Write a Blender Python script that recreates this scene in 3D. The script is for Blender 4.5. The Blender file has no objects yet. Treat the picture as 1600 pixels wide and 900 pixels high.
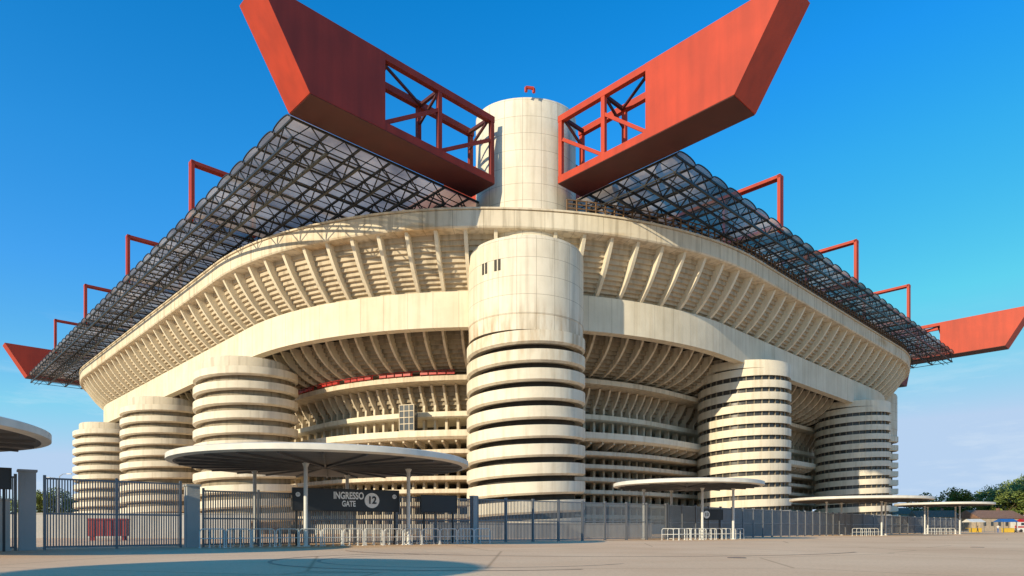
import bpy, math, random, bmesh, bisect
from mathutils import Vector, Matrix
random.seed(7)
D=bpy.data; S=bpy.context.scene; COL=S.collection
R_=math.radians

# ------------------------------------------------------------ materials
def newmat(name):
    m=D.materials.new(name); m.use_nodes=True
    nt=m.node_tree; b=nt.nodes["Principled BSDF"]
    return m,nt,b
def N(nt,t,**k):
    n=nt.nodes.new(t)
    for a,v in k.items(): setattr(n,a,v)
    return n
def simple(name,col,rough=.6,metal=0,var=.12,scale=1.5,bump=0,streak=0):
    m,nt,b=newmat(name); L=nt.links
    b.inputs['Roughness'].default_value=rough; b.inputs['Metallic'].default_value=metal
    tc=N(nt,'ShaderNodeTexCoord'); no=N(nt,'ShaderNodeTexNoise'); no.inputs['Scale'].default_value=scale; no.inputs['Detail'].default_value=6
    L.new(tc.outputs['Object'],no.inputs['Vector'])
    cr=N(nt,'ShaderNodeValToRGB')
    cr.color_ramp.elements[0].position=.3; cr.color_ramp.elements[1].position=.7
    cr.color_ramp.elements[0].color=(*[c*(1-var) for c in col],1)
    cr.color_ramp.elements[1].color=(*[min(1,c*(1+var)) for c in col],1)
    L.new(no.outputs['Fac'],cr.inputs['Fac']); out=cr.outputs['Color']
    if streak:
        mp=N(nt,'ShaderNodeMapping'); mp.inputs['Scale'].default_value=(.9,.9,.08); L.new(tc.outputs['Object'],mp.inputs['Vector'])
        n2=N(nt,'ShaderNodeTexNoise'); n2.inputs['Scale'].default_value=1; n2.inputs['Detail'].default_value=7; L.new(mp.outputs['Vector'],n2.inputs['Vector'])
        r2=N(nt,'ShaderNodeValToRGB'); r2.color_ramp.elements[0].position=.35; r2.color_ramp.elements[1].position=.6
        r2.color_ramp.elements[0].color=(1-streak,1-streak,1-streak,1); L.new(n2.outputs['Fac'],r2.inputs['Fac'])
        mx=N(nt,'ShaderNodeMixRGB',blend_type='MULTIPLY'); mx.inputs['Fac'].default_value=1
        L.new(out,mx.inputs['Color1']); L.new(r2.outputs['Color'],mx.inputs['Color2']); out=mx.outputs['Color']
    L.new(out,b.inputs['Base Color'])
    if bump:
        bp=N(nt,'ShaderNodeBump'); bp.inputs['Strength'].default_value=bump; bp.inputs['Distance'].default_value=.05
        L.new(no.outputs['Fac'],bp.inputs['Height']); L.new(bp.outputs['Normal'],b.inputs['Normal'])
    return m
def concrete(name,col,jw=0,jh=0,stain=.5,rust=False,zst=None):
    m,nt,b=newmat(name); L=nt.links
    b.inputs['Roughness'].default_value=.85
    tc=N(nt,'ShaderNodeTexCoord'); 
    n1=N(nt,'ShaderNodeTexNoise'); n1.inputs['Scale'].default_value=.22; n1.inputs['Detail'].default_value=8; n1.inputs['Roughness'].default_value=.65
    L.new(tc.outputs['Object'],n1.inputs['Vector'])
    mp=N(nt,'ShaderNodeMapping'); mp.inputs['Scale'].default_value=(1.3,1.3,.09)
    L.new(tc.outputs['Object'],mp.inputs['Vector'])
    n2=N(nt,'ShaderNodeTexNoise'); n2.inputs['Scale'].default_value=1.0; n2.inputs['Detail'].default_value=5
    L.new(mp.outputs['Vector'],n2.inputs['Vector'])
    r1=N(nt,'ShaderNodeValToRGB'); e=r1.color_ramp.elements
    e[0].position=.3; e[1].position=.68
    e[0].color=(col[0]*.84,col[1]*.83,col[2]*.81,1); e[1].color=(*col,1)
    L.new(n1.outputs['Fac'],r1.inputs['Fac'])
    r2=N(nt,'ShaderNodeValToRGB'); e=r2.color_ramp.elements
    e[0].position=.34; e[1].position=.52; d=1-stain*.5
    e[0].color=(d,d*.98,d*.95,1); e[1].color=(1,1,1,1)
    L.new(n2.outputs['Fac'],r2.inputs['Fac'])
    mx=N(nt,'ShaderNodeMixRGB',blend_type='MULTIPLY'); mx.inputs['Fac'].default_value=1
    L.new(r1.outputs['Color'],mx.inputs['Color1']); L.new(r2.outputs['Color'],mx.inputs['Color2'])
    out=mx.outputs['Color']
    if rust:
        n3=N(nt,'ShaderNodeTexNoise'); n3.inputs['Scale'].default_value=.09; n3.inputs['Detail'].default_value=9
        mp3=N(nt,'ShaderNodeMapping'); mp3.inputs['Scale'].default_value=(1,1,3); mp3.inputs['Location'].default_value=(11,3,2)
        L.new(tc.outputs['Object'],mp3.inputs['Vector']); L.new(mp3.outputs['Vector'],n3.inputs['Vector'])
        r3=N(nt,'ShaderNodeValToRGB'); r3.color_ramp.elements[0].position=.56; r3.color_ramp.elements[1].position=.72
        L.new(n3.outputs['Fac'],r3.inputs['Fac'])
        m3=N(nt,'ShaderNodeMixRGB',blend_type='MULTIPLY'); m3.inputs['Color2'].default_value=(.75,.58,.38,1)
        L.new(r3.outputs['Color'],m3.inputs['Fac']); L.new(out,m3.inputs['Color1']); out=m3.outputs['Color']
    if zst:
        # rain-washed grime that gathers between two heights
        sz=N(nt,'ShaderNodeSeparateXYZ'); L.new(tc.outputs['Object'],sz.inputs[0])
        m1=N(nt,'ShaderNodeMapRange'); m1.inputs['From Min'].default_value=zst[0]; m1.inputs['From Max'].default_value=zst[1]; L.new(sz.outputs['Z'],m1.inputs['Value'])
        mp4=N(nt,'ShaderNodeMapping'); mp4.inputs['Scale'].default_value=(1.1,1.1,.22); L.new(tc.outputs['Object'],mp4.inputs['Vector'])
        n5=N(nt,'ShaderNodeTexNoise'); n5.inputs['Scale'].default_value=1; n5.inputs['Detail'].default_value=8; L.new(mp4.outputs['Vector'],n5.inputs['Vector'])
        r5=N(nt,'ShaderNodeValToRGB'); r5.color_ramp.elements[0].position=.42; r5.color_ramp.elements[1].position=.68; L.new(n5.outputs['Fac'],r5.inputs['Fac'])
        mu=N(nt,'ShaderNodeMath',operation='MULTIPLY'); L.new(m1.outputs[0],mu.inputs[0]); L.new(r5.outputs['Color'],mu.inputs[1])
        m4=N(nt,'ShaderNodeMixRGB',blend_type='MULTIPLY'); m4.inputs['Color2'].default_value=(.60,.46,.32,1)
        L.new(mu.outputs[0],m4.inputs['Fac']); L.new(out,m4.inputs['Color1']); out=m4.outputs['Color']
    if jw:
        bk=N(nt,'ShaderNodeTexBrick'); bk.offset=0; bk.inputs['Scale'].default_value=1
        bk.inputs['Brick Width'].default_value=jw; bk.inputs['Row Height'].default_value=jh
        bk.inputs['Mortar Size'].default_value=.03; bk.inputs['Mortar Smooth'].default_value=.2
        bk.inputs['Color1'].default_value=(1,1,1,1); bk.inputs['Color2'].default_value=(.93,.92,.90,1); bk.inputs['Mortar'].default_value=(.5,.47,.43,1)
        L.new(tc.outputs['UV'],bk.inputs['Vector'])
        m2=N(nt,'ShaderNodeMixRGB',blend_type='MULTIPLY'); m2.inputs['Fac'].default_value=1
        L.new(out,m2.inputs['Color1']); L.new(bk.outputs['Color'],m2.inputs['Color2']); out=m2.outputs['Color']
    L.new(out,b.inputs['Base Color'])
    bp=N(nt,'ShaderNodeBump'); bp.inputs['Strength'].default_value=.35; bp.inputs['Distance'].default_value=.06
    n4=N(nt,'ShaderNodeTexNoise'); n4.inputs['Scale'].default_value=3; n4.inputs['Detail'].default_value=6
    L.new(tc.outputs['Object'],n4.inputs['Vector']); L.new(n4.outputs['Fac'],bp.inputs['Height']); L.new(bp.outputs['Normal'],b.inputs['Normal'])
    return m
M_con=concrete('concrete',(.72,.62,.48),stain=.5)
M_panel=concrete('concrete_panels',(.82,.74,.61),2.6,2.45,stain=.3)
M_cap=concrete('concrete_cap_panels',(.82,.74,.61),2.6,2.45,stain=.35,zst=(31.5,27.2))
M_rim=concrete('concrete_rim',(.78,.69,.55),4.2,30,stain=.6,rust=True)
M_band=concrete('concrete_band',(.82,.73,.58),4.2,30,stain=.2)
M_ramp=concrete('concrete_ramp',(.84,.75,.60),stain=.3)
M_ramp1=concrete('concrete_ramp_weathered',(.84,.75,.60),stain=.3,zst=(20,30))
M_step=concrete('concrete_steps',(.58,.49,.37),stain=.5)
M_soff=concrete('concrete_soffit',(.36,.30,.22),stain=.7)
M_dark=simple('dark_recess',(.05,.045,.04),.8)
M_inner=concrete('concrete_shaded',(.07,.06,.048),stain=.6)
M_red=simple('red_paint',(.47,.042,.010),.6,0,.1,.25,.05,.15)
M_red_side=simple('red_shaded_side',(.22,.020,.011),.7,0,.12,.25,.05,.2)  # darker copy of the red, shade of the long side put into the colour
M_red_shade=simple('red_painted_shade',(.075,.011,.008),.6,0,.15,.4,.05)  # dark copy of the red with underside shade put into the colour
M_steel=simple('dark_steel',(.028,.029,.030),.5,.2,.2)
M_grey=simple('fence_grey',(.16,.165,.18),.45,.3,.1)
M_lgrey=simple('light_grey_steel',(.20,.205,.215),.45,.3,.1)
M_white=simple('white_paint',(.66,.66,.64),.45,0,.08)
M_cream=simple('canopy_fascia',(.70,.66,.58),.6,0,.1)
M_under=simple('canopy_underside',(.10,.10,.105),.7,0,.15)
M_board=simple('sign_board',(.018,.021,.028),.4,0,.1)
M_glass=simple('window_glass',(.04,.05,.06),.15,0,.3)
M_rail=simple('red_rail',(.42,.025,.02),.5)
M_redbox=simple('faded_red',(.33,.05,.04),.6)
M_pillar=concrete('pillar_concrete',(.42,.41,.40),stain=.4)
M_wallw=concrete('whitewash',(.50,.47,.43),stain=.5)
def polycarb():
    m,nt,b=newmat('polycarbonate'); L=nt.links
    out=nt.nodes['Material Output']
    df=N(nt,'ShaderNodeBsdfDiffuse'); tr=N(nt,'ShaderNodeBsdfTranslucent'); tp=N(nt,'ShaderNodeBsdfTransparent'); tp.inputs['Color'].default_value=(.85,.85,.85,1)
    tc=N(nt,'ShaderNodeTexCoord'); no=N(nt,'ShaderNodeTexNoise'); no.inputs['Scale'].default_value=.12; no.inputs['Detail'].default_value=5
    L.new(tc.outputs['Object'],no.inputs['Vector'])
    cr=N(nt,'ShaderNodeValToRGB'); cr.color_ramp.elements[0].position=.35; cr.color_ramp.elements[1].position=.65
    cr.color_ramp.elements[0].color=(.20,.15,.11,1); cr.color_ramp.elements[1].color=(.85,.70,.54,1)
    L.new(no.outputs['Fac'],cr.inputs['Fac'])
    L.new(cr.outputs['Color'],df.inputs['Color']); L.new(cr.outputs['Color'],tr.inputs['Color'])
    a=N(nt,'ShaderNodeMixShader'); a.inputs['Fac'].default_value=.6
    L.new(df.outputs[0],a.inputs[1]); L.new(tr.outputs[0],a.inputs[2])
    c=N(nt,'ShaderNodeMixShader'); c.inputs['Fac'].default_value=.12
    L.new(a.outputs[0],c.inputs[1]); L.new(tp.outputs[0],c.inputs[2]); L.new(c.outputs[0],out.inputs['Surface'])
    return m
M_poly=polycarb()
def leafmat(name,c1,c2):
    m,nt,b=newmat(name); L=nt.links; b.inputs['Roughness'].default_value=.7
    oi=N(nt,'ShaderNodeTexCoord'); no=N(nt,'ShaderNodeTexNoise'); no.inputs['Scale'].default_value=.5
    L.new(oi.outputs['Object'],no.inputs['Vector'])
    cr=N(nt,'ShaderNodeValToRGB'); cr.color_ramp.elements[0].position=.35; cr.color_ramp.elements[1].position=.65
    cr.color_ramp.elements[0].color=(*c1,1); cr.color_ramp.elements[1].color=(*c2,1)
    L.new(no.outputs['Fac'],cr.inputs['Fac']); L.new(cr.outputs['Color'],b.inputs['Base Color']); return m
M_leaf=leafmat('foliage',(.07,.11,.02),(.22,.26,.045))
M_bark=simple('bark',(.12,.08,.05),.9,0,.3,3)

# ------------------------------------------------------------ mesh helpers
class MB:
    def __init__(s): s.v=[];s.f=[];s.uv=None
    def box(s,c,d,rot=0):
        x,y,z=c;a,b,h=d[0]/2,d[1]/2,d[2]/2;n=len(s.v);cs,sn=math.cos(rot),math.sin(rot)
        for dz in(-h,h):
            for dx,dy in((-a,-b),(a,-b),(a,b),(-a,b)):
                s.v.append((x+dx*cs-dy*sn,y+dx*sn+dy*cs,z+dz))
        s.f+=[(n,n+3,n+2,n+1),(n+4,n+5,n+6,n+7)]+[(n+i,n+(i+1)%4,n+4+(i+1)%4,n+4+i) for i in range(4)]
    def bar(s,p,q,t,k=4,t2=None):
        p=Vector(p);q=Vector(q);d=(q-p)
        if d.length<1e-6:return
        d.normalize();u=d.cross(Vector((0,0,1)))
        if u.length<1e-3:u=Vector((1,0,0))
        u.normalize();w=d.cross(u);n=len(s.v)
        for P,rr in((p,t),(q,t2 or t)):
            for i in range(k):
                a=2*math.pi*(i+.5)/k;r=rr/2*(1.414 if k==4 else 1)
                s.v.append(tuple(P+u*math.cos(a)*r+w*math.sin(a)*r))
        s.f+=[(n+i,n+(i+1)%k,n+k+(i+1)%k,n+k+i) for i in range(k)]
        s.f+=[tuple(n+i for i in reversed(range(k))),tuple(n+k+i for i in range(k))]
    def prism(s,poly,axis,lo,hi):
        n=len(s.v);k=len(poly)
        for e in(lo,hi):
            for u,z in poly: s.v.append((u,e,z) if axis=='x' else (e,u,z))
        s.f+=[(n+i,n+(i+1)%k,n+k+(i+1)%k,n+k+i) for i in range(k)]
        s.f+=[tuple(n+i for i in reversed(range(k))),tuple(n+k+i for i in range(k))]
def data(mb,mat,name,smooth=0,uv=None):
    me=D.meshes.new(name); me.from_pydata(mb.v,[],mb.f)
    for m in (mat if isinstance(mat,list) else [mat]): me.materials.append(m)
    if not uv:
        bm=bmesh.new(); bm.from_mesh(me); bmesh.ops.recalc_face_normals(bm,faces=bm.faces); bm.to_mesh(me); bm.free()
    if uv:
        l=me.uv_layers.new(name='UVMap')
        for poly in me.polygons:
            for li,vi in zip(poly.loop_indices,poly.vertices): l.data[li].uv=uv(poly,vi)
    if smooth:
        me.polygons.foreach_set('use_smooth',[True]*len(me.polygons))
        try: me.set_sharp_from_angle(angle=R_(smooth))
        except Exception: pass
    return me
def ob(name,me,parent=None,loc=(0,0,0),rz=0,**k):
    o=D.objects.new(name,me); COL.objects.link(o); o.location=loc; o.rotation_euler=(0,0,rz)
    if parent: o.parent=parent
    for a,v in k.items(): o[a]=v
    return o
def mk(name,mb,mat,parent=None,smooth=0,loc=(0,0,0),rz=0,uv=None,**k):
    return ob(name,data(mb,mat,name,smooth,uv),parent,loc,rz,**k)
def lathe(prof,seg=72):
    mb=MB(); n=len(prof); us=[];
    for i in range(seg+1):
        a=2*math.pi*i/seg
        for r,z in prof: mb.v.append((r*math.cos(a),r*math.sin(a),z)); us.append((a*max(p[0] for p in prof),z))
    for i in range(seg):
        for j in range(n-1): mb.f.append((i*n+j,(i+1)*n+j,(i+1)*n+j+1,i*n+j+1))
    return mb,(lambda poly,vi:us[vi])

# ------------------------------------------------------------ stadium
ROT=R_(44)
stad=ob('stadium',None,None,(2.0,95.0,0),ROT,label='cream concrete football stadium with cylindrical ramp towers and red roof girders',category='stadium')
A0,A1,B0,B1,RR=-27.,173.,-17.5,202.5,63.
def build_path():
    pts=[]
    def arc(cx,cy,a0):
        for i in range(0,46):
            a=R_(a0+2*i); pts.append((cx+RR*math.cos(a),cy+RR*math.sin(a),math.cos(a),math.sin(a)))
    def line(p,q,n):
        k=int(math.hypot(q[0]-p[0],q[1]-p[1])/4.2)
        for i in range(1,k): pts.append((p[0]+(q[0]-p[0])*i/k,p[1]+(q[1]-p[1])*i/k,n[0],n[1]))
    arc(A0+RR,B0+RR,180); line((A0+RR,B0),(A1-RR,B0),(0,-1))
    arc(A1-RR,B0+RR,270); line((A1,B0+RR),(A1,B1-RR),(1,0))
    arc(A1-RR,B1-RR,0); line((A1-RR,B1),(A0+RR,B1),(0,1))
    arc(A0+RR,B1-RR,90); line((A0,B1-RR),(A0,B0+RR),(-1,0))
    return pts
PTS=build_path()
LEN=[0]
for i in range(1,len(PTS)+1):
    p=PTS[i-1];q=PTS[i%len(PTS)]; LEN.append(LEN[-1]+math.hypot(q[0]-p[0],q[1]-p[1]))
TOT=LEN[-1]
def at(s):
    s=(s+RR*math.pi/4)%TOT
    i=bisect.bisect_right(LEN,s)-1; i=min(i,len(PTS)-1)
    t=(s-LEN[i])/(LEN[i+1]-LEN[i]); p=PTS[i];q=PTS[(i+1)%len(PTS)]
    x=p[0]+(q[0]-p[0])*t;y=p[1]+(q[1]-p[1])*t;nx=p[2]+(q[2]-p[2])*t;ny=p[3]+(q[3]-p[3])*t
    l=math.hypot(nx,ny); return x,y,nx/l,ny/l
def sweep(name,prof,mat,parent,closed=True,smooth=0,**k):
    mb=MB(); n=len(prof); us=[]
    m=len(PTS)
    for i in range(m+1):
        x,y,nx,ny=PTS[i%m]
        for o,z in prof: mb.v.append((x+nx*o,y+ny*o,z)); us.append((LEN[i],z))
    for i in range(m):
        for j in range(n if closed else n-1):
            jj=(j+1)%n; mb.f.append((i*n+j,(i+1)*n+j,(i+1)*n+jj,i*n+jj))
    me=data(mb,mat,name,smooth,(lambda poly,vi:us[vi]))
    return ob(name,me,parent,**k)
def ebowl(o0,z0,o1,z1,n,bl):
    out=[]
    for i in range(n+1):
        u=i/n; t=u*math.pi/2
        eo,ez=o1+(o0-o1)*math.cos(t),z0+(z1-z0)*math.sin(t)
        lo,lz=o0+(o1-o0)*u,z0+(z1-z0)*u
        out.append((eo*bl+lo*(1-bl),ez*bl+lz*(1-bl)))
    return out
def steps(curve):
    out=[curve[0]]
    for (o,z),(o2,z2) in zip(curve,curve[1:]):
        out.append((o,z2)); out.append((o2,z2))
    return out
def tier(name,o0,z0,o1,z1,depth,nst,matrib,matsof,spc,thick,smin,smax,bl=.45):
    e=D.objects.new(name,None); COL.objects.link(e); e.parent=stad
    out=ebowl(o0,z0,o1,z1,12,bl)
    inn=ebowl(o0-depth,z0,o1-depth*.95,z1,12,bl)
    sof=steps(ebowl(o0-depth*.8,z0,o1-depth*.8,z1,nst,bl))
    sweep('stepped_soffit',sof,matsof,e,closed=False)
    mb=MB(); poly=[(o,z) for o,z in out]+[(o,z) for o,z in reversed(inn)]
    n=len(poly)
    for y in(-thick/2,thick/2):
        for o,z in poly: mb.v.append((o,y,z))
    h=len(out)
    for i in range(h-1):
        a,b,c,d=i,i+1,n-2-i,n-1-i
        mb.f.append((a,b,c,d)); mb.f.append((n+a,n+d,n+c,n+b))
    for i in range(n): mb.f.append((i,n+i,n+(i+1)%n,(i+1)%n))
    me=data(mb,matrib,'rib')
    s=smin
    while s<=smax:
        x,y,nx,ny=at(s); ob('rib',me,e,(x,y,0),math.atan2(ny,nx)); s+=spc
    return e
sweep('ring_beam',[(0,41.9),(.15,42.1),(.15,44.2),(0,44.35),(-1.6,44.35),(-1.6,43.5),(-2.2,41.9)],M_rim,stad)
sweep('ring_coping',[(.3,44.36),(.3,44.6),(-1.7,44.6),(-1.7,44.36)],M_con,stad)
tier('upper_stand',-.5,41.9,-6.2,35.2,1.9,12,M_ramp,M_step,4.2,.5,-178,158,.3)
sweep('facade_band',[(-5.6,30.1),(-5.6,35.3),(-9,35.3),(-9,34.0),(-7.2,34),(-7.2,30.1)],M_band,stad)
tier('middle_stand',-9.5,31.4,-17.2,26.2,2.4,11,M_con,M_soff,3.5,.38,-154,136,.6)
sweep('gallery_ceiling',[(-7.2,31.9),(-11,31.9),(-11,31.4),(-7.2,31.4)],M_inner,stad)
sweep('gallery_slab',[(-16.2,24.9),(-16.2,25.7),(-29,25.7),(-29,24.9)],M_con,stad)
tier('lower_stand',-19.0,24.8,-23.5,20.0,1.8,8,M_con,M_soff,3.0,.34,-142,128,.5)
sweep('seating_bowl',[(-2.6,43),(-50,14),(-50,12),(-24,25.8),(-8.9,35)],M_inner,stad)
rl=MB()
s=-62; kk=0
while s<-6:
    x,y,nx,ny=at(s);x2,y2,nx2,ny2=at(s+1.7)
    o=-16.0
    p=(x+nx*o,y+ny*o);q=(x2+nx2*o,y2+ny2*o)
    rl.bar((*p,25.7),(*p,26.5),.1); rl.bar((*p,26.45),(*q,26.45),.1)
    if kk%5!=3: rl.bar((*p,26.0),(*q,26.0),.36)
    s+=2; kk+=1
mk('red_guard_rail',rl,M_rail,stad)
sweep('upper_gallery',[(-29,19.4),(-19.6,19.4),(-19.2,19.6),(-19.2,20.4),(-19.5,20.4),(-19.5,19.8),(-29,19.8)],M_ramp,stad)
sweep('balcony',[(-29,15.3),(-15.6,15.3),(-15.0,15.7),(-15.0,16.7),(-15.3,16.7),(-15.3,15.8),(-29,15.7)],M_ramp,stad)
for i,z in enumerate((13.0,10.9,8.8,6.7,4.6,2.5)):
    o=-16.6-.8*i
    sweep('gallery_parapet',[(-29,z),(o-.5,z),(o,z+.15),(o,z+.8),(o-.3,z+.8),(o-.3,z+.3),(-29,z+.25)],M_con,stad)
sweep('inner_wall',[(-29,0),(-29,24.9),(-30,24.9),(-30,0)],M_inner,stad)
sweep('base_wall',[(-13,0),(-13,1.6),(-13.4,1.6),(-13.4,0)],M_wallw,stad)
cm=MB(); cm.box((0,0,12.4),(1.0,.42,24.8)); cme=data(cm,M_con,'gallery_column')
s=-142
while s<128:
    x,y,nx,ny=at(s); ob('gallery_column',cme,stad,(x-nx*21.4,y-ny*21.4,0),math.atan2(ny,nx)); s+=3.0
# brackets under the balcony edge
bk=MB(); bk.prism([(-3.2,15.28),(0,15.28),(0,14.9),(-3.2,13.9)],'x',-.16,.16); bke=data(bk,M_con,'balcony_bracket')
s=-120
while s<112:
    x,y,nx,ny=at(s); ob('balcony_bracket',bke,stad,(x-nx*15.9,y-ny*15.9,0),math.atan2(ny,nx)); s+=3.0
wm=MB(); wm.box((0,0,0),(1.4,2.6,4.2)); wme=data(wm,M_glass,'window')
fm=MB()
for y in(-1.3,-.45,.45,1.3): fm.box((.72,y,0),(.12,.12,4.3))
for z in(-2.1,-1.0,.05,1.1,2.1): fm.box((.735,0,z),(.1,2.7,.12))
fme=data(fm,M_con,'frame')
for s,z,o in((-17.2,19.0,16.6),):
    x,y,nx,ny=at(s); w=ob('window',wme,stad,(x-nx*o,y-ny*o,z),math.atan2(ny,nx)); ob('frame',fme,w)
ra=MB(); s=12.5
while s<150:
    x,y,nx,ny=at(s);x2,y2,nx2,ny2=at(s+1.4);o=-.1
    p=(x+nx*o,y+ny*o);q=(x2+nx2*o,y2+ny2*o)
    ra.bar((*p,44.6),(*p,46.3),.18)
    for z in(46.25,45.7,45.15): ra.bar((*p,z),(*q,z),.12)
    s+=1.4
mk('ring_railing',ra,simple('rust_steel',(.16,.09,.045),.7),stad)

# ------------------------------------------------------------ towers
def helix(r,core,z0,z1,pitch,par,lip=.7,seg=60):
    mb=MB(); prof=[(core,.15),(r-lip,0),(r,.28),(r,par),(r-.28,par),(r-.28,.45),(core,.4)]
    n=len(prof); k=int((z1-z0-par)/pitch*seg)
    c0=.8-2*math.pi*k/seg
    for i in range(k+1):
        a=2*math.pi*i/seg+c0; z=z0+pitch*i/seg
        for rr,dz in prof: mb.v.append((rr*math.cos(a),rr*math.sin(a),z+dz))
    for i in range(k):
        for j in range(n): mb.f.append((i*n+j,(i+1)*n+j,(i+1)*n+(j+1)%n,i*n+(j+1)%n))
    mb.f.append(tuple(range(n))); mb.f.append(tuple(k*n+i for i in range(n)))
    return mb
core_mb,core_uv=lathe([(7.0,0),(7.0,27.4)])
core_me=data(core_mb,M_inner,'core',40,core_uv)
ramp_me=data(helix(8.5,6.9,.2,28.3,2.5,1.72,.35),M_ramp1,'spiral_ramp',40)
cap_mb,cap_uv=lathe([(5.3,27.2),(8.2,27.2),(8.2,29.3),(8.26,29.3),(8.26,39.1),(8.0,39.7),(7.4,39.9),(3.0,40.3),(0.01,40.3)],96)
cap_me=data(cap_mb,M_cap,'cap_drum',35,cap_uv)
col_mb,col_uv=lathe([(7.4,39),(7.4,61.2),(7.15,61.6),(0.01,61.7)],96)
# the flat top falls slightly towards the outer corner
col_mb.v=[(x,y,z+(1.3*(x*.6947+y*.7193)/7.4 if z>60 else 0)) for x,y,z in col_mb.v]
col_me=data(col_mb,M_panel,'upper_column',35,col_uv)
slot=MB(); slot.box((0,0,0),(.4,.36,1.5)); slot_me=data(slot,M_dark,'window_slot')
def corner(a,b,ca,cb,near=False):
    t=D.objects.new('corner_tower',None); COL.objects.link(t); t.parent=stad; t.location=(a,b,0)
    ob('core',core_me,t); ob('spiral_ramp',ramp_me,t); ob('cap_drum',cap_me,t); ob('upper_column',col_me,t,(ca-a,cb-b,0))
    if near:
        for deg in(-135.5,-131.5,-120.5,-116.5):
            w=R_(deg)-ROT
            ob('window_slot',slot_me,t,(8.12*math.cos(w),8.12*math.sin(w),36.0),w)
    return t
corner(0,0,2.1,2.1,True); corner(144.0,1,144.0,2.1); corner(0,187,2.1,186.6); corner(146.5,187,144.5,186.6)
lr_me=data(helix(8.3,7.0,.3,27.8,2.35,1.42,.45),M_ramp,'spiral_ramp',40)
lc_mb,lc_uv=lathe([(6.9,0),(6.9,28.3),(6.7,28.6),(0.01,28.7)]); lc_me=data(lc_mb,M_con,'core',40,lc_uv)
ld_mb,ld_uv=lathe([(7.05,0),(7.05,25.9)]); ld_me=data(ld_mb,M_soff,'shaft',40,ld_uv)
for b in(45,90,136.5):
    t=D.objects.new('ramp_tower',None); COL.objects.link(t); t.parent=stad; t.location=(-22,b,0)
    ob('core',lc_me,t); ob('spiral_ramp',lr_me,t); ob('shaft',ld_me,t)
rr_me=data(helix(8.3,7.6,.2,30.2,2.1,1.3,.05),M_ramp,'spiral_ramp',40)
rc_mb,rc_uv=lathe([(7.65,0),(7.65,29.8)]); rc_me=data(rc_mb,simple('dark_glazing',(.06,.055,.05),.3,0,.3,2),'core',40,rc_uv)
rt_mb,rt_uv=lathe([(7.3,29.2),(8.27,29.2),(8.27,30.6),(8.0,30.6),(0.01,30.7)]); rt_me=data(rt_mb,M_ramp,'top_ring',40,rt_uv)
mul=MB()
for i in range(36):
    a=2*math.pi*i/36; mul.box((7.75*math.cos(a),7.75*math.sin(a),15),(.2,.14,29),a)
mul_me=data(mul,M_soff,'mullions')
for a,b in((50,-8),(103.5,-9)):
    t=D.objects.new('ramp_tower',None); COL.objects.link(t); t.parent=stad; t.location=(a,b,0)
    ob('core',rc_me,t); ob('spiral_ramp',rr_me,t); ob('mullions',mul_me,t); ob('top_ring',rt_me,t)

# ------------------------------------------------------------ red girders
Z0,Z1=48.1,57.3
def girder(axis,w0,total,ss1=-24,e1=-33.6,f1=-39.2,ss2=-24,shade=False):
    g=D.objects.new('roof_girder',None); COL.objects.link(g); g.parent=stad
    w1=w0+5
    def P(s,w,z): return (s,w,z) if axis=='x' else (w,s,z)
    def side(sgn,off,ss,e,f):
        F=lambda s: off+sgn*s
        md=(ss-6.8)/2-.4; E=-6.45
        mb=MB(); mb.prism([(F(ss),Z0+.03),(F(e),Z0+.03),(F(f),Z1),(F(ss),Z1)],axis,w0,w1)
        o=mk('solid_end',mb,[M_red,M_red_side],g)
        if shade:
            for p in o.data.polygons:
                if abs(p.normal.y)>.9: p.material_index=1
        u=MB(); u.prism([(F(e+.1),Z0-.06),(F(E),Z0-.06),(F(E),Z0+.02),(F(e+.1),Z0+.02)],axis,w0+.04,w1-.04)
        mk('underside_shade_plate',u,M_red_shade,g)  # thin sheet that carries the painted underside shade
        t=MB()
        for (sa,sb,za,zb,wa,wb) in((ss,E,Z0+.03,Z0+1.0,w0+.02,w1-.02),(ss,E,Z1-.85,Z1-.02,w0,w0+.7),(ss,E,Z1-.85,Z1-.02,w1-.7,w1)):
            t.prism([(F(sa),za),(F(sb),za),(F(sb),zb),(F(sa),zb)],axis,wa,wb)
        for wa in(w0+.03,w1-.53):
            for sp in(md,-6.8):
                t.prism([(F(sp-.3),Z0+.9),(F(sp+.3),Z0+.9),(F(sp+.3),Z1-.8),(F(sp-.3),Z1-.8)],axis,wa,wa+.5)
        t.bar(P(F(ss),w0+.3,Z0+1.0),P(F(md-.2),w0+.3,Z1-3.2),.42)
        t.bar(P(F(md+.2),w0+.3,Z0+1.0),P(F(-7.2),w0+.3,Z1-3.4),.42)
        mk('open_truss_end',t,M_red_side if shade else M_red,g)
        i=MB()
        for sp in (ss+.6,md,-7.3):
            i.bar(P(F(sp),w0+.7,Z1-.6),P(F(sp),w1-.7,Z1-.6),.4)
            i.bar(P(F(sp),w0+.6,Z1-.8),P(F(sp),w1-.6,Z1-3.0),.28)
        i.bar(P(F(ss),w0+.8,Z1-.7),P(F(md),w1-.8,Z1-.7),.28)
        mk('inner_bracing',i,M_red_shade,g)
    side(1,0,ss1,e1,f1); side(-1,total,ss2,-33,-38.5)
    mb=MB(); mb.prism([(7,Z0),(total-7,Z0),(total-7,Z1),(7,Z1)],axis,w0,w1); mk('solid_web',mb,M_red,g)
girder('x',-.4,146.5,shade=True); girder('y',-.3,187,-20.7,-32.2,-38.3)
girder('x',184,146.5); girder('y',142.2,187,-18.5,-33,-38.5)

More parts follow.
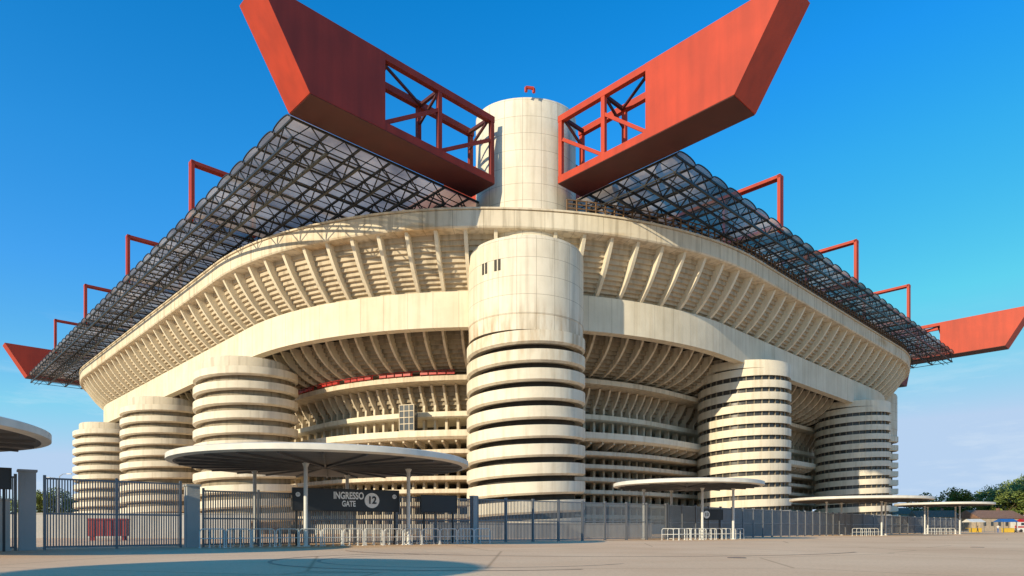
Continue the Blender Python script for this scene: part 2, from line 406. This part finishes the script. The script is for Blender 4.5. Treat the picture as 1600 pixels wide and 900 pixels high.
roof=D.objects.new('roof',None); COL.objects.link(roof); roof.parent=stad
def frame(axis,s,w_out,w_in,diag):
    t=MB()
    def P(w,z,d=0): return (w,s+d,z) if axis=='y' else (s+d,w,z)
    sg=1 if w_in>w_out else -1
    for d in(-.35,.35):
        t.bar(P(w_out,48.2,d),P(w_out,57.3,d),.5)
        t.bar(P(w_out-.27*sg,57.0,d),P(w_in,57.0,d),.5)
        if diag: t.bar(P(w_out,49.2,d),P(w_out+8*sg,56.6,d),.35)
        t.bar(P(w_out+9.5*sg,48.4,d),P(w_out+9.5*sg,56.8,d),.45)
        t.bar(P(w_out,49.2,d),P(w_in,49.2,d),.35)
    for w,z in((w_out,57.0),(w_out,49.2),(w_out+9.5*sg,57.0)): t.bar(P(w,z,-.35),P(w,z,.35),.45)
    return mk('roof_frame',t,M_red,roof)
for b in(40,75.6,111.2,146.6): frame('y',b,-32.5,0,False)
for a in(36.5,70.5,104.5): frame('x',a,-21,0,True)

def wing(axis,s0,s1,w0,w1,bays):
    def P(s,w,z): return (w,s,z) if axis=='y' else (s,w,z)
    n=bays*8; p=(s1-s0)/n; VH=.55
    zt=48.0; zb=45.8; nw=int(round((w1-w0)/4.6)); q=(w1-w0)/nw
    for bay in range(bays):
        mb=MB()
        for i in range(bay*8,bay*8+8):
            m=8; st=len(mb.v)
            for j in range(m+1):
                a=math.pi*j/m; s=s0+p*(i+.5)-p*.49*math.cos(a); z=zt+.15+VH*math.sin(a)
                for w in(w0-.4,w1): mb.v.append(P(s,w,z))
            for j in range(m):mb.f.append((st+2*j,st+2*j+1,st+2*j+3,st+2*j+2))
        mk('vault_panel',mb,M_poly,roof)
        t=MB()
        for i in range(bay*8,bay*8+8+(bay==bays-1)):
            s=s0+p*i
            t.bar(P(s,w0-.3,zt),P(s,w1,zt),.2)
            t.bar(P(s,w0,zb),P(s,w1,zb),.13)
            for k in range(nw):
                w=w0+q*k
                t.bar(P(s,w,zb),P(s,w+q/2,zt),.11); t.bar(P(s,w+q/2,zt),P(s,w+q,zb),.11)
            if i<bay*8+8:
                pr=None
                for j in range(9):
                    a=math.pi*j/8; c=P(s+p*.5-p*.49*math.cos(a),w0-.42,zt+.1+VH*math.sin(a))
                    if pr:t.bar(pr,c,.12)
                    pr=c
                for k in range(nw+1):
                    w=w0+q*k
                    t.bar(P(s,w,zt),P(s+p,w,zt),.24); t.bar(P(s,w,zb),P(s+p,w,zb),.3)
                    t.bar(P(s,w,zb),P(s+p/2,w,zt),.13); t.bar(P(s+p/2,w,zt),P(s+p,w,zb),.13)
                    if k<nw: t.bar(P(s+p/2,w,zt),P(s+p/2,w+q,zt),.1)
        for w in(w0+.9,w0+1.9): t.bar(P(s0+p*bay*8,w,zb-.5),P(s0+p*(bay*8+8),w,zb-.5),.12)
        mk('lattice_truss',t,M_steel,roof)
wing('y',4.9,182,-33,20,5)
wing('x',5,141.5,-21.5,20,4)
ty=MB(); ty.bar((-3.8,-3.8,60.9),(-2.9,-2.9,61.4),.25); ty.bar((-3.8,-3.8,60.3),(-3.8,-3.8,60.9),.3); ty.bar((-2.9,-4.4,60.3),(-2.9,-4.4,60.9),.3); ty.bar((-3.8,-3.8,60.9),(-2.9,-4.4,60.9),.3)
mk('mast_bracket',ty,M_red,stad)

# ------------------------------------------------------------ ground
def ground():
    m,nt,b=newmat('asphalt_ground'); L=nt.links; b.inputs['Roughness'].default_value=1; b.inputs['Specular IOR Level'].default_value=.05
    tc=N(nt,'ShaderNodeTexCoord')
    n1=N(nt,'ShaderNodeTexNoise'); n1.inputs['Scale'].default_value=.12; n1.inputs['Detail'].default_value=9; n1.inputs['Roughness'].default_value=.6
    n2=N(nt,'ShaderNodeTexNoise'); n2.inputs['Scale'].default_value=9; n2.inputs['Detail'].default_value=8; n2.inputs['Roughness'].default_value=.8
    L.new(tc.outputs['Object'],n1.inputs['Vector']); L.new(tc.outputs['Object'],n2.inputs['Vector'])
    r=N(nt,'ShaderNodeValToRGB'); r.color_ramp.elements[0].position=.3; r.color_ramp.elements[1].position=.7
    r.color_ramp.elements[0].color=(.78,.50,.30,1); r.color_ramp.elements[1].color=(.95,.66,.42,1)
    L.new(n1.outputs['Fac'],r.inputs['Fac'])
    r2=N(nt,'ShaderNodeValToRGB'); r2.color_ramp.elements[0].position=.3; r2.color_ramp.elements[1].position=.55
    r2.color_ramp.elements[0].color=(.72,.72,.72,1)
    L.new(n2.outputs['Fac'],r2.inputs['Fac'])
    mx=N(nt,'ShaderNodeMixRGB',blend_type='MULTIPLY'); mx.inputs['Fac'].default_value=.8
    L.new(r.outputs['Color'],mx.inputs['Color1']); L.new(r2.outputs['Color'],mx.inputs['Color2'])
    vo=N(nt,'ShaderNodeTexVoronoi',feature='DISTANCE_TO_EDGE'); vo.inputs['Scale'].default_value=.11
    wn=N(nt,'ShaderNodeMixRGB'); wn.inputs['Fac'].default_value=.04
    L.new(tc.outputs['Object'],wn.inputs['Color1']); L.new(n2.outputs['Color'],wn.inputs['Color2']); L.new(wn.outputs['Color'],vo.inputs['Vector'])
    r3=N(nt,'ShaderNodeValToRGB'); r3.color_ramp.elements[0].position=.0; r3.color_ramp.elements[1].position=.006
    r3.color_ramp.elements[0].color=(.55,.52,.5,1)
    L.new(vo.outputs['Distance'],r3.inputs['Fac'])
    m3=N(nt,'ShaderNodeMixRGB',blend_type='MULTIPLY'); m3.inputs['Fac'].default_value=.8
    L.new(mx.outputs['Color'],m3.inputs['Color1']); L.new(r3.outputs['Color'],m3.inputs['Color2'])
    L.new(m3.outputs['Color'],b.inputs['Base Color'])
    return m
g=MB(); g.v=[(-3000,-400,0),(3000,-400,0),(3000,4000,0),(-3000,4000,0)]; g.f=[(0,1,2,3)]
mk('ground',g,ground(),kind='structure')
M_tyre=simple('tyre_mark',(.46,.31,.20),.95,0,.3,2)
def strip(name,pts,w,mat,z=.004):
    mb=MB()
    for i,(x,y) in enumerate(pts):
        a=pts[max(i-1,0)];b=pts[min(i+1,len(pts)-1)];dx,dy=b[0]-a[0],b[1]-a[1];l=math.hypot(dx,dy)
        mb.v+=[(x-dy/l*w/2,y+dx/l*w/2,z),(x+dy/l*w/2,y-dx/l*w/2,z)]
    for i in range(len(pts)-1): mb.f.append((2*i,2*i+1,2*i+3,2*i+2))
    return mk(name,mb,mat,kind='structure')
strip('tyre_mark',[(-1+5.0*math.cos(R_(a)),21+4.4*math.sin(R_(a))) for a in range(100,330,5)],.12,M_tyre)
strip('tyre_mark',[(-1+6.4*math.cos(R_(a)),21+5.6*math.sin(R_(a))) for a in range(110,300,5)],.12,M_tyre,.008)
strip('tyre_mark',[(4+12*math.cos(R_(a)),32+9*math.sin(R_(a))) for a in range(200,330,4)],.14,M_tyre,.012)
M_iron=simple('cast_iron',(.16,.12,.10),.8)
for x,y in((7.5,22),(24,34)):
    mb=MB(); k=20
    mb.v=[(.3*math.cos(2*math.pi*i/k),.3*math.sin(2*math.pi*i/k),z) for z in(0.0,.016) for i in range(k)]
    mb.f=[tuple(range(k,2*k))]+[(i,(i+1)%k,k+(i+1)%k,k+i) for i in range(k)]
    mk('manhole_cover',mb,M_iron,loc=(x,y,0),label='round cast iron manhole cover set in the asphalt',category='manhole cover',group='manhole covers in the square')

# ------------------------------------------------------------ fences
def fence(name,P,Q,h,pw,mat,pmat,sp,bw,label,postw=.12):
    P=Vector((*P,0));Q=Vector((*Q,0));d=Q-P;Ln=d.length;d.normalize();ang=math.atan2(d.y,d.x)
    f=ob(name,None,None,P,ang,label=label,category='fence')
    n=max(1,round(Ln/pw)); w=Ln/n
    pm=MB(); pm.box((0,0,h/2+.05),(postw,postw,h+.1)); pme=data(pm,pmat,'post')
    bm=MB(); x=sp
    while x<w-.02: bm.box((x,0,h/2+.06),(bw,bw,h-.14)); x+=sp
    for z in(.14,h*.5,h-.05): bm.box((w/2,0,z),(w-postw-.01,bw*1.6,.08))
    bme=data(bm,mat,'panel')
    for i in range(n+1): ob('post',pme,f,(i*w,0,0))
    for i in range(n): ob('panel',bme,f,(i*w,0,0))
    return f
fence('gate_fence',(-21.2,29.9),(-17.0,33.8),3.3,2.87,M_grey,M_grey,.11,.048,'tall dark grey steel gates with vertical bars',.11)
fence('gate_fence',(-28.0,23.6),(-22.0,29.2),3.3,2.9,M_grey,M_grey,.11,.048,'tall dark grey steel bar fence beside a concrete pillar',.11)
fence('gate_fence',(-16.2,34.6),(-2.8,44.8),3.0,2.8,M_grey,M_grey,.12,.055,'grey steel bar fence behind the entry barriers',.11)
fence('perimeter_fence',(-2.4,45.1),(13.3,57),3.02,2.5,M_lgrey,M_grey,.13,.042,'grey close-barred steel perimeter fence',.16)
fence('perimeter_fence',(13.5,57.2),(47.7,92.8),3.0,2.5,M_lgrey,M_grey,.14,.05,'grey close-barred steel perimeter fence running into the distance',.18)
fence('perimeter_fence',(48,93.1),(100,147),3.0,5,M_lgrey,M_grey,.25,.1,'long grey steel perimeter fence beyond the remote gates',.24)
for x,y,h,w in((-21.7,29.5,3.5,.62),(-16.6,34.2,3.15,.62),(-2.6,44.95,3.1,.34)):
    mb=MB(); mb.box((0,0,h/2),(w,w,h)); mb.box((0,0,h+.05),(w+.1,w+.1,.1))
    mk('gate_pillar',mb,M_pillar,loc=(x,y,0),rz=R_(40),label='square grey concrete gate pillar with flat cap',category='pillar',group='gate pillars along the fence')
wb=MB(); wb.box((0,0,1.2),(30,.4,2.4)); wb.box((0,0,2.45),(30.2,.55,.1))
mk('low_wall',wb,M_wallw,loc=(-42,66,0),rz=R_(10),label='long whitewashed low wall behind the gates',category='wall')
wb=MB(); wb.box((0,0,.7),(26,.4,1.4)); wb.box((0,0,1.45),(26.2,.55,.1))
mk('low_wall',wb,M_wallw,loc=(4,66,0),rz=R_(30),label='whitewashed low wall at the foot of the round tower',category='wall')
rc=MB(); rc.box((0,0,1.0),(2.6,1.4,1.3)); rc.box((0,0,1.7),(2.75,1.55,.12))
for x in(-1.1,1.1):
    for y in(-.5,.5): rc.box((x,y,.17),(.16,.16,.34))
for x in(-.9,-.3,.3,.9): rc.box((x,-.73,1.0),(.08,.08,1.2))
mk('skip_container',rc,M_redbox,loc=(-32.4,53,0),rz=R_(20),label='faded red metal skip on short feet behind the gates',category='container')
kb=MB(); kb.box((0,0,1.15),(.9,.5,2.1)); kb.box((0,0,.05),(1.0,.6,.1)); kb.box((0,0,2.24),(1.0,.6,.08)); kb.box((0,-.26,1.2),(.7,.03,1.6))
mk('utility_cabinet',kb,M_wallw,loc=(-22.35,28.6,0),rz=R_(40),label='pale grey utility cabinet beside the gate pillar',category='cabinet')

# ------------------------------------------------------------ canopies
def canopy(x,y,r,z,posts,label,grp='round canopies over the entry gates'):
    c=ob('gate_canopy',None,None,(x,y,0),0,label=label,category='canopy',group=grp)
    mb,uv=lathe([(r-.35,z-.12),(r,z-.05),(r,z+.22),(r-.12,z+.27),(.01,z+.38)],96); mk('roof_disc',mb,M_cream,c,40)
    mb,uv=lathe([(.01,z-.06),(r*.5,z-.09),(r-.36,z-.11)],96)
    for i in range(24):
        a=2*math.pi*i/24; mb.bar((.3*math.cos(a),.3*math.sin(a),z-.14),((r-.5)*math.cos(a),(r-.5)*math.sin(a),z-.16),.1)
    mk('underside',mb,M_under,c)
    pm=MB(); pm.bar((0,0,0),(0,0,z-.15),.22,12); pm.bar((0,0,0),(0,0,.05),.5,12); pm.bar((0,0,z-.4),(0,0,z-.2),.22,12,.4); pme=data(pm,M_white,'post',40)
    for px,py in posts: ob('post',pme,c,(px-x,py-y,0))
    return c
canopy(-11.0,38.9,8.4,4.72,[(-11.2,35.8),(-6.2,39.5),(-16.0,41.0),(-11,44)],'large round white-edged canopy on slim posts above the entry barriers')
canopy(-25.9,22.6,8.3,4.6,[(-25.9,18.4),(-29.6,22.5),(-26,26.5)],'round canopy with dark underside above the tall gates')
canopy(15.4,58,6.4,4.7,[(16.6,57.5),(19.6,58.4),(12.0,60),(15,62)],'round canopy on white posts beside the grey fence')
canopy(46.3,88,8.6,4.7,[(48.5,86.5),(51,90),(42,88),(46,92)],'wide round canopy at a remote gate of the stadium')
canopy(70.0,107,6.9,4.75,[(72,106),(67,107),(70,111),(74,110)],'small round canopy at the last gate of the fence')
canopy(-22.6,-2.2,5.2,8.4,[(-22.6,-5.5),(-25.5,-2.2),(-22.6,.6)],'unseen tall round canopy added to throw a shadow across the square')  # added out of view, sized and placed for the shadow it casts

def hoopmesh(w=1.15,h=.95,t=.055):
    mb=MB(); r=.16; pts=[(-w/2,0),(-w/2,h-r)]+[(-w/2+r-r*math.cos(R_(a)),h-r+r*math.sin(R_(a))) for a in(30,60,90)]
    pts+= [(-x,z) for x,z in reversed(pts)]
    for a,b in zip(pts,pts[1:]): mb.bar((a[0],0,a[1]),(b[0],0,b[1]),t,8)
    mb.bar((-w/2,0,h*.5),(w/2,0,h*.5),t*.8,8)
    for x in(-w/2,w/2): mb.bar((x,0,0),(x,0,.03),.16,8)
    return data(mb,M_white,'hoop',40)
hme=hoopmesh()
def hoops(P,Q,n,rz,lab):
    for i in range(n):
        t=i/(n-1); x=P[0]+(Q[0]-P[0])*t; y=P[1]+(Q[1]-P[1])*t
        ob('barrier_hoop',hme,None,(x,y,0),rz,label=lab,category='barrier',group='white tubular queue barriers under the canopies')
lab='white tubular steel hoop barrier fixed to the asphalt'
hoops((-15.4,33.8),(-2.2,43.4),34,R_(-75),lab)
hoops((-15.0,33.0),(-1.9,42.2),14,R_(35),lab)
hoops((12.8,54.2),(20.6,61),14,R_(-50),lab)
hoops((14,54),(20.6,59.5),6,R_(40),lab)
hoops((44,84),(52,92),8,R_(-40),lab)
hoops((66,104),(74,110),6,R_(-40),lab)

# ------------------------------------------------------------ signs
def text(body,size,mat,parent,loc,name,bold=.0,sx=1):
    cu=D.curves.new('t','FONT'); cu.body=body; cu.size=size; cu.align_x='CENTER'; cu.align_y='CENTER'; cu.extrude=.004; cu.offset=bold
    t=D.objects.new('tmp',cu); COL.objects.link(t); bpy.context.view_layer.update()
    me=D.meshes.new_from_object(t.evaluated_get(bpy.context.evaluated_depsgraph_get())); D.objects.remove(t)
    me.materials.clear(); me.materials.append(mat)
    o=D.objects.new(name,me); COL.objects.link(o); o.parent=parent; o.location=loc; o.rotation_euler=(R_(90),0,0); o.scale=(sx,1,1); return o
M_ink=simple('sign_white',(.92,.92,.92),.5,0,.02)
def disc(parent,x,z,r,mat=M_ink,y=-.075):
    mb=MB(); k=32
    mb.v=[(r*math.cos(2*math.pi*i/k),0,r*math.sin(2*math.pi*i/k)) for i in range(k)]+[(r*math.cos(2*math.pi*i/k),.02,r*math.sin(2*math.pi*i/k)) for i in range(k)]
    mb.f=[tuple(range(k)),tuple(range(k,2*k))]+[(i,(i+1)%k,k+(i+1)%k,k+i) for i in range(k)]
    return mk('number_disc',mb,mat,parent,loc=(x,y,z))
def sign(x,y,z,w,h,rz,label,legs=True):
    s=ob('entrance_sign',None,None,(x,y,0),rz,label=label,category='sign')
    mb=MB(); mb.box((0,0,z),(w,.1,h)); mk('board',mb,M_board,s)
    fr=MB()
    for dz in(-h/2-.03,h/2+.03): fr.box((0,0,z+dz),(w+.12,.14,.06))
    for dx in(-w/2-.03,w/2+.03): fr.box((dx,0,z),(.06,.14,h-.01))
    for dx in(-w/2+.2,w/2-.2): fr.box((dx,.1,z/2),(.1,.08,z))
    mk('frame',fr,M_steel,s); return s
rz=R_(30)
s1=sign(-9.65,38.7,2.63,6.2,1.2,rz,'dark entrance board lettered INGRESSO GATE with number 12')
text('INGRESSO',.56,M_ink,s1,(.05,-.07,2.88),'lettering',.018,.70)
text('GATE',.46,M_ink,s1,(.05,-.07,2.41),'lettering',.014,.70)
disc(s1,1.45,2.64,.45); text('12',.6,M_board,s1,(1.45,-.10,2.64),'numeral',.02,.9)
disc(s1,-2.85,2.9,.13); text('11',.18,M_board,s1,(-2.85,-.10,2.9),'numeral')
disc(s1,2.85,2.9,.13); text('13',.18,M_board,s1,(2.85,-.10,2.9),'numeral')
s2=sign(-4.7,42.4,2.55,2.4,1.0,rz,'blank dark board under the canopy edge')
s3=sign(-22.3,27.3,3.1,2.4,.8,R_(40),'blank dark board beside the tall gates')
s4=sign(18.0,59.4,2.2,2.2,.85,R_(20),'dark gate board with a white number disc')
disc(s4,-.6,2.2,.34); text('13',.42,M_board,s4,(-.6,-.10,2.2),'numeral',.01)

# ------------------------------------------------------------ trees
def treemesh(h,w,seed):
    rnd=random.Random(seed); t=MB(); t.bar((0,0,0),(0,0,h*.45),h*.05,8,h*.03)
    for i in range(6):
        a=rnd.random()*6.28; r=w*.3; t.bar((0,0,h*(.22+.04*i)),(r*math.cos(a),r*math.sin(a),h*(.5+.05*i)),h*.022,6,h*.008)
    tm=data(t,M_bark,'trunk'); c=MB()
    for i in range(46):
        while True:
            x,y,z=[rnd.uniform(-1,1) for _ in range(3)]
            l=x*x+y*y+z*z
            if .15<l<1: break
        cx,cy,cz=x*w/2,y*w/2,h*.62+z*h*.36; cr=rnd.uniform(.12,.2)*w
        for j in range(70):
            v=Vector([rnd.gauss(0,1) for _ in range(3)]); v.normalize(); v*=cr*rnd.random()**.4
            p=Vector((cx,cy,cz))+Vector((v.x,v.y,v.z*.75)); s=rnd.uniform(.16,.34)*h/12
            u=Vector([rnd.gauss(0,1) for _ in range(3)]).normalized(); q=u.orthogonal().normalized()
            n=len(c.v); c.v+=[tuple(p+u*s),tuple(p+q*s*.7),tuple(p-u*s),tuple(p-q*s*.7)]; c.f.append((n,n+1,n+2,n+3))
    cm=D.meshes.new('crown'); cm.from_pydata(c.v,[],c.f); cm.materials.append(M_leaf)
    return tm,cm
TM=[treemesh(15,13,1),treemesh(13,12,2),treemesh(16,11,3)]
def tree(x,y,sc,k,lab='leafy green broadleaf tree beyond the square'):
    tm,cm=TM[k%3]; t=ob('tree',None,None,(x,y,0),random.random()*6,label=lab,category='tree',group='trees behind the stadium square'); t.scale=(sc,)*3
    ob('trunk',tm,t); ob('crown',cm,t)
for i,(px,dist,top) in enumerate([(1445,290,772),(1462,270,778),(1492,260,764),(1510,262,768),(1528,250,772),(1548,262,765),(1566,250,758),(1585,256,750),(1604,250,748),(1622,250,752),(1500,300,762),(1596,280,746)]):
    H=1+(825-top)*dist/1030.; tree((px-800)/1030.*dist,dist,H/15.2,i)
for i,(px,dist,top) in enumerate([(20,230,770),(62,240,768),(92,250,764),(118,250,766),(-20,230,768),(140,260,772)]):
    H=1+(825-top)*dist/1030.; tree((px-800)/1030.*dist,dist,H/15.2,i+1)

# ------------------------------------------------------------ houses
M_roof=simple('clay_tiles',(.24,.13,.08),.8,0,.25,2); M_wall=simple('render_wall',(.42,.34,.25),.9,0,.15)
def house(x,y,w,d,h,rz,lab):
    b=ob('house',None,None,(x,y,0),rz,label=lab,category='house',group='low houses under the trees')
    mb=MB(); mb.box((0,0,h/2),(w,d,h)); mk('wall',mb,M_wall,b)
    mb=MB(); mb.prism([(-d/2-.5,h),(d/2+.5,h),(0,h+d*.28)],'y',-w/2-.5,w/2+.5); mb.box((w*.25,1,h+d*.28),(.8,.8,1.6)); mk('roof',mb,M_roof,b)
    wm2=MB(); wm2.box((0,0,0),(1.1,.12,1.4)); me=data(wm2,M_glass,'window')
    for i in range(int(w/3.2)): ob('window',me,b,(-w/2+2+i*3.2,-d/2-.03,h*.55))
house(168,232,20,10,4.4,.25,'low tan house with brown tiled roof')
house(186,226,14,9,5.4,-.3,'low tan house with brown tiled roof and chimney')
house(152,238,13,9,4.8,-.2,'low tan house with brown tiled roof')
house(150,262,14,9,6.5,0,'low tan house with brown tiled roof')

# ------------------------------------------------------------ stalls, vans, people
M_blue=simple('blue_paint',(.03,.12,.38),.4); M_yel=simple('yellow_paint',(.65,.42,.04),.5); M_tyr=simple('rubber',(.02,.02,.02),.8)
def van(x,y,rz,body,stripe,lab):
    v=ob('van',None,None,(x,y,0),rz,label=lab,category='van')
    mb=MB(); mb.prism([(-2.9,.45),(2.7,.45),(2.9,.8),(2.8,1.25),(1.95,1.45),(1.45,2.4),(1.2,2.6),(-2.8,2.6),(-2.9,2.4)],'x',-.98,.98); mk('body',mb,body,v)
    mb=MB(); mb.box((-.7,-1.0,1.25),(4.0,.05,.35)); mb.box((-.7,1.0,1.25),(4.0,.05,.35)); mk('side_stripe',mb,stripe,v)
    mb=MB(); mb.bar((1.93,-.85,1.52),(1.93,.85,1.52),.05); mb.prism([(1.0,1.5),(1.85,1.5),(1.42,2.3),(1.0,2.3)],'x',-1.0,1.0); mb.box((-1,-.99,1.95),(1.8,.05,.6)); mk('window',mb,M_glass,v)
    wh=MB(); wh.bar((0,-.13,0),(0,.13,0),.72,16); wme=data(wh,M_tyr,'wheel')
    for a in(-1.9,1.8):
        for b in(-.9,.9): ob('wheel',wme,v,(a,b,.37))
van(123,158,R_(4),M_white,M_rail,'white van with a red side stripe')
def stall(x,y,mat,mat2,lab):
    s=ob('market_stall',None,None,(x,y,0),.1,label=lab,category='stall')
    mb=MB(); mb.box((0,0,.95),(3,1.2,.08)); mb.box((0,-.55,.5),(3,.05,.9)); mk('counter',mb,mat2,s)
    mb=MB(); mb.prism([(-1.3,2.3),(1.3,2.3),(1.3,2.4),(0,3.0),(-1.3,2.4)],'y',-1.8,1.8); mk('awning',mb,mat,s)
    pm=MB(); pm.box((0,0,1.15),(.07,.07,2.3)); me=data(pm,M_lgrey,'pole')
    for a in(-1.6,1.6):
        for b in(-1.1,1.1): ob('pole',me,s,(a,b,0))
stall(111.8,143,M_rail,M_white,'red market stall with pitched awning and white counter')
stall(107.5,143.5,M_blue,M_yel,'blue market stall with pitched awning and yellow counter')
stall(104,148.5,M_white,M_yel,'white market stall with pitched awning and yellow counter')
M_skin=simple('skin',(.45,.27,.19),.6); M_hair=simple('hair',(.05,.03,.02),.7)
def person(x,y,rz,shirt,trou,lab,stride=.18):
    vs=[(0,0,.95),(0,0,1.15),(0,0,1.38),(0,0,1.52),(0,.01,1.66),(.19,0,1.40),(.25,.03,1.12),(.24,-.1,.88),(-.19,0,1.40),(-.25,-.03,1.12),(-.24,-.12,.88),(.1,0,.9),(.11,-stride*.5,.5),(.11,-stride,.08),(-.1,0,.9),(-.11,stride*.3,.5),(-.11,stride,.08),(.11,-stride-.14,.04),(-.11,stride-.14,.04),(0,.0,1.74)]
    es=[(0,1),(1,2),(2,3),(3,4),(4,19),(2,5),(5,6),(6,7),(2,8),(8,9),(9,10),(0,11),(11,12),(12,13),(13,17),(0,14),(14,15),(15,16),(16,18)]
    rs=[.15,.14,.16,.06,.1,.07,.05,.035,.07,.05,.035,.1,.075,.05,.1,.075,.05,.04,.04,.075]
    me=D.meshes.new('body'); me.from_pydata(vs,es,[]); o=D.objects.new('tmp',me); COL.objects.link(o)
    sk=o.modifiers.new('s','SKIN'); 
    for i,r in enumerate(rs): me.skin_vertices[0].data[i].radius=(r,r*.8)
    me.skin_vertices[0].data[0].use_root=True
    o.modifiers.new('u','SUBSURF').levels=1
    bpy.context.view_layer.update()
    m2=D.meshes.new_from_object(o.evaluated_get(bpy.context.evaluated_depsgraph_get())); D.objects.remove(o)
    m2.materials.clear()
    for m in(M_skin,shirt,trou,M_hair): m2.materials.append(m)
    for p in m2.polygons:
        c=p.center; p.use_smooth=True
        p.material_index=2 if c.z<.95 and abs(c.x)<.2 else (0 if (c.z>1.47 or (abs(c.x)>.19 and c.z<1.15)) else 1)
        if c.z>1.72 or (c.z>1.6 and c.y>.05): p.material_index=3
    ob('person',m2,None,(x,y,0),rz,label=lab,category='person')
person(106.2,139,.3,M_rail,M_board,'person in a red top and dark trousers walking on the square')
person(103.2,140,2,M_white,M_blue,'person in a white top and blue trousers standing by the stalls',.08)
person(101,143,1,M_board,M_board,'person in dark clothes walking on the square')
def lamp(x,y,h,rz):
    l=ob('street_lamp',None,None,(x,y,0),rz,label='slim grey street lamp with a curved arm beyond the fence',category='street lamp',group='street lamps')
    mb=MB(); mb.bar((0,0,0),(0,0,h),.18,8,.1); mb.bar((0,0,h),(.5,0,h+.35),.09,8); mb.bar((.5,0,h+.35),(1.3,0,h+.4),.08,8); mk('pole',mb,M_lgrey,l)
    mb=MB(); mb.box((1.5,0,h+.38),(.7,.25,.12)); mk('lamp_head',mb,M_cream,l)
lamp(-70,102,9,0); lamp(-62,90,7.5,3)

# ------------------------------------------------------------ world, sun, camera
saz=R_(222); sel=R_(19)
w=D.worlds.new('World'); S.world=w; w.use_nodes=True; nt=w.node_tree; L=nt.links
bg=nt.nodes['Background']; sky=N(nt,'ShaderNodeTexSky',sky_type='NISHITA'); sky.sun_disc=False; sky.sun_elevation=sel; sky.sun_rotation=saz
sky.air_density=1.0; sky.dust_density=.1; sky.ozone_density=2.0
hs=N(nt,'ShaderNodeHueSaturation'); hs.inputs['Saturation'].default_value=1.45; hs.inputs['Value'].default_value=1.75
L.new(sky.outputs[0],hs.inputs['Color'])
tc=N(nt,'ShaderNodeTexCoord'); sx=N(nt,'ShaderNodeSeparateXYZ'); L.new(tc.outputs['Generated'],sx.inputs[0])
hr=N(nt,'ShaderNodeMapRange'); hr.inputs['From Min'].default_value=0.0; hr.inputs['From Max'].default_value=.45; L.new(sx.outputs['Z'],hr.inputs['Value'])
hc=N(nt,'ShaderNodeValToRGB'); hc.color_ramp.elements[0].color=(.60,.66,.80,1); hc.color_ramp.elements[1].color=(.85,.98,1.03,1); L.new(hr.outputs[0],hc.inputs['Fac'])
hm=N(nt,'ShaderNodeMixRGB',blend_type='MULTIPLY'); hm.inputs['Fac'].default_value=1; L.new(hs.outputs[0],hm.inputs['Color1']); L.new(hc.outputs['Color'],hm.inputs['Color2'])
hd=N(nt,'ShaderNodeMixRGB',blend_type='DARKEN'); hd.inputs['Fac'].default_value=1; hd.inputs['Color2'].default_value=(3.2,4.3,5.8,1); L.new(hm.outputs[0],hd.inputs['Color1'])
mp=N(nt,'ShaderNodeMapping'); mp.inputs['Scale'].default_value=(3,3,16); L.new(tc.outputs['Generated'],mp.inputs['Vector'])
no=N(nt,'ShaderNodeTexNoise'); no.inputs['Scale'].default_value=1.8; no.inputs['Detail'].default_value=9; no.inputs['Roughness'].default_value=.65; L.new(mp.outputs['Vector'],no.inputs['Vector'])
cr=N(nt,'ShaderNodeValToRGB'); cr.color_ramp.elements[0].position=.5; cr.color_ramp.elements[1].position=.78; L.new(no.outputs['Fac'],cr.inputs['Fac'])
mr=N(nt,'ShaderNodeMapRange'); mr.inputs['From Min'].default_value=.28; mr.inputs['From Max'].default_value=.12; L.new(sx.outputs['Z'],mr.inputs['Value'])
mm=N(nt,'ShaderNodeMath',operation='MULTIPLY'); L.new(cr.outputs['Color'],mm.inputs[0]); L.new(mr.outputs[0],mm.inputs[1])
mm2=N(nt,'ShaderNodeMath',operation='MULTIPLY'); mm2.inputs[1].default_value=.6; L.new(mm.outputs[0],mm2.inputs[0])
mx=N(nt,'ShaderNodeMixRGB'); mx.inputs['Color2'].default_value=(5.2,5.8,6.3,1); L.new(mm2.outputs[0],mx.inputs['Fac']); L.new(hd.outputs[0],mx.inputs['Color1'])
L.new(mx.outputs[0],bg.inputs['Color']); bg.inputs['Strength'].default_value=.15
sd=Vector((math.sin(saz)*math.cos(sel),math.cos(saz)*math.cos(sel),math.sin(sel)))
sl=D.lights.new('sun','SUN'); sl.energy=5.0; sl.angle=R_(.5); sl.color=(1,.86,.60)
so=D.objects.new('sun',sl); COL.objects.link(so); so.rotation_euler=sd.to_track_quat('Z','Y').to_euler()
cam=D.cameras.new('camera'); co=D.objects.new('camera',cam); COL.objects.link(co); S.camera=co
co.location=(0,0,1.0); co.rotation_euler=(R_(90),0,0); cam.sensor_width=36; cam.lens=36*1030/1600; cam.shift_y=375/1600; cam.clip_end=8000; cam.clip_start=.1
S.view_settings.view_transform='Standard'; S.view_settings.look='None'; S.view_settings.exposure=0
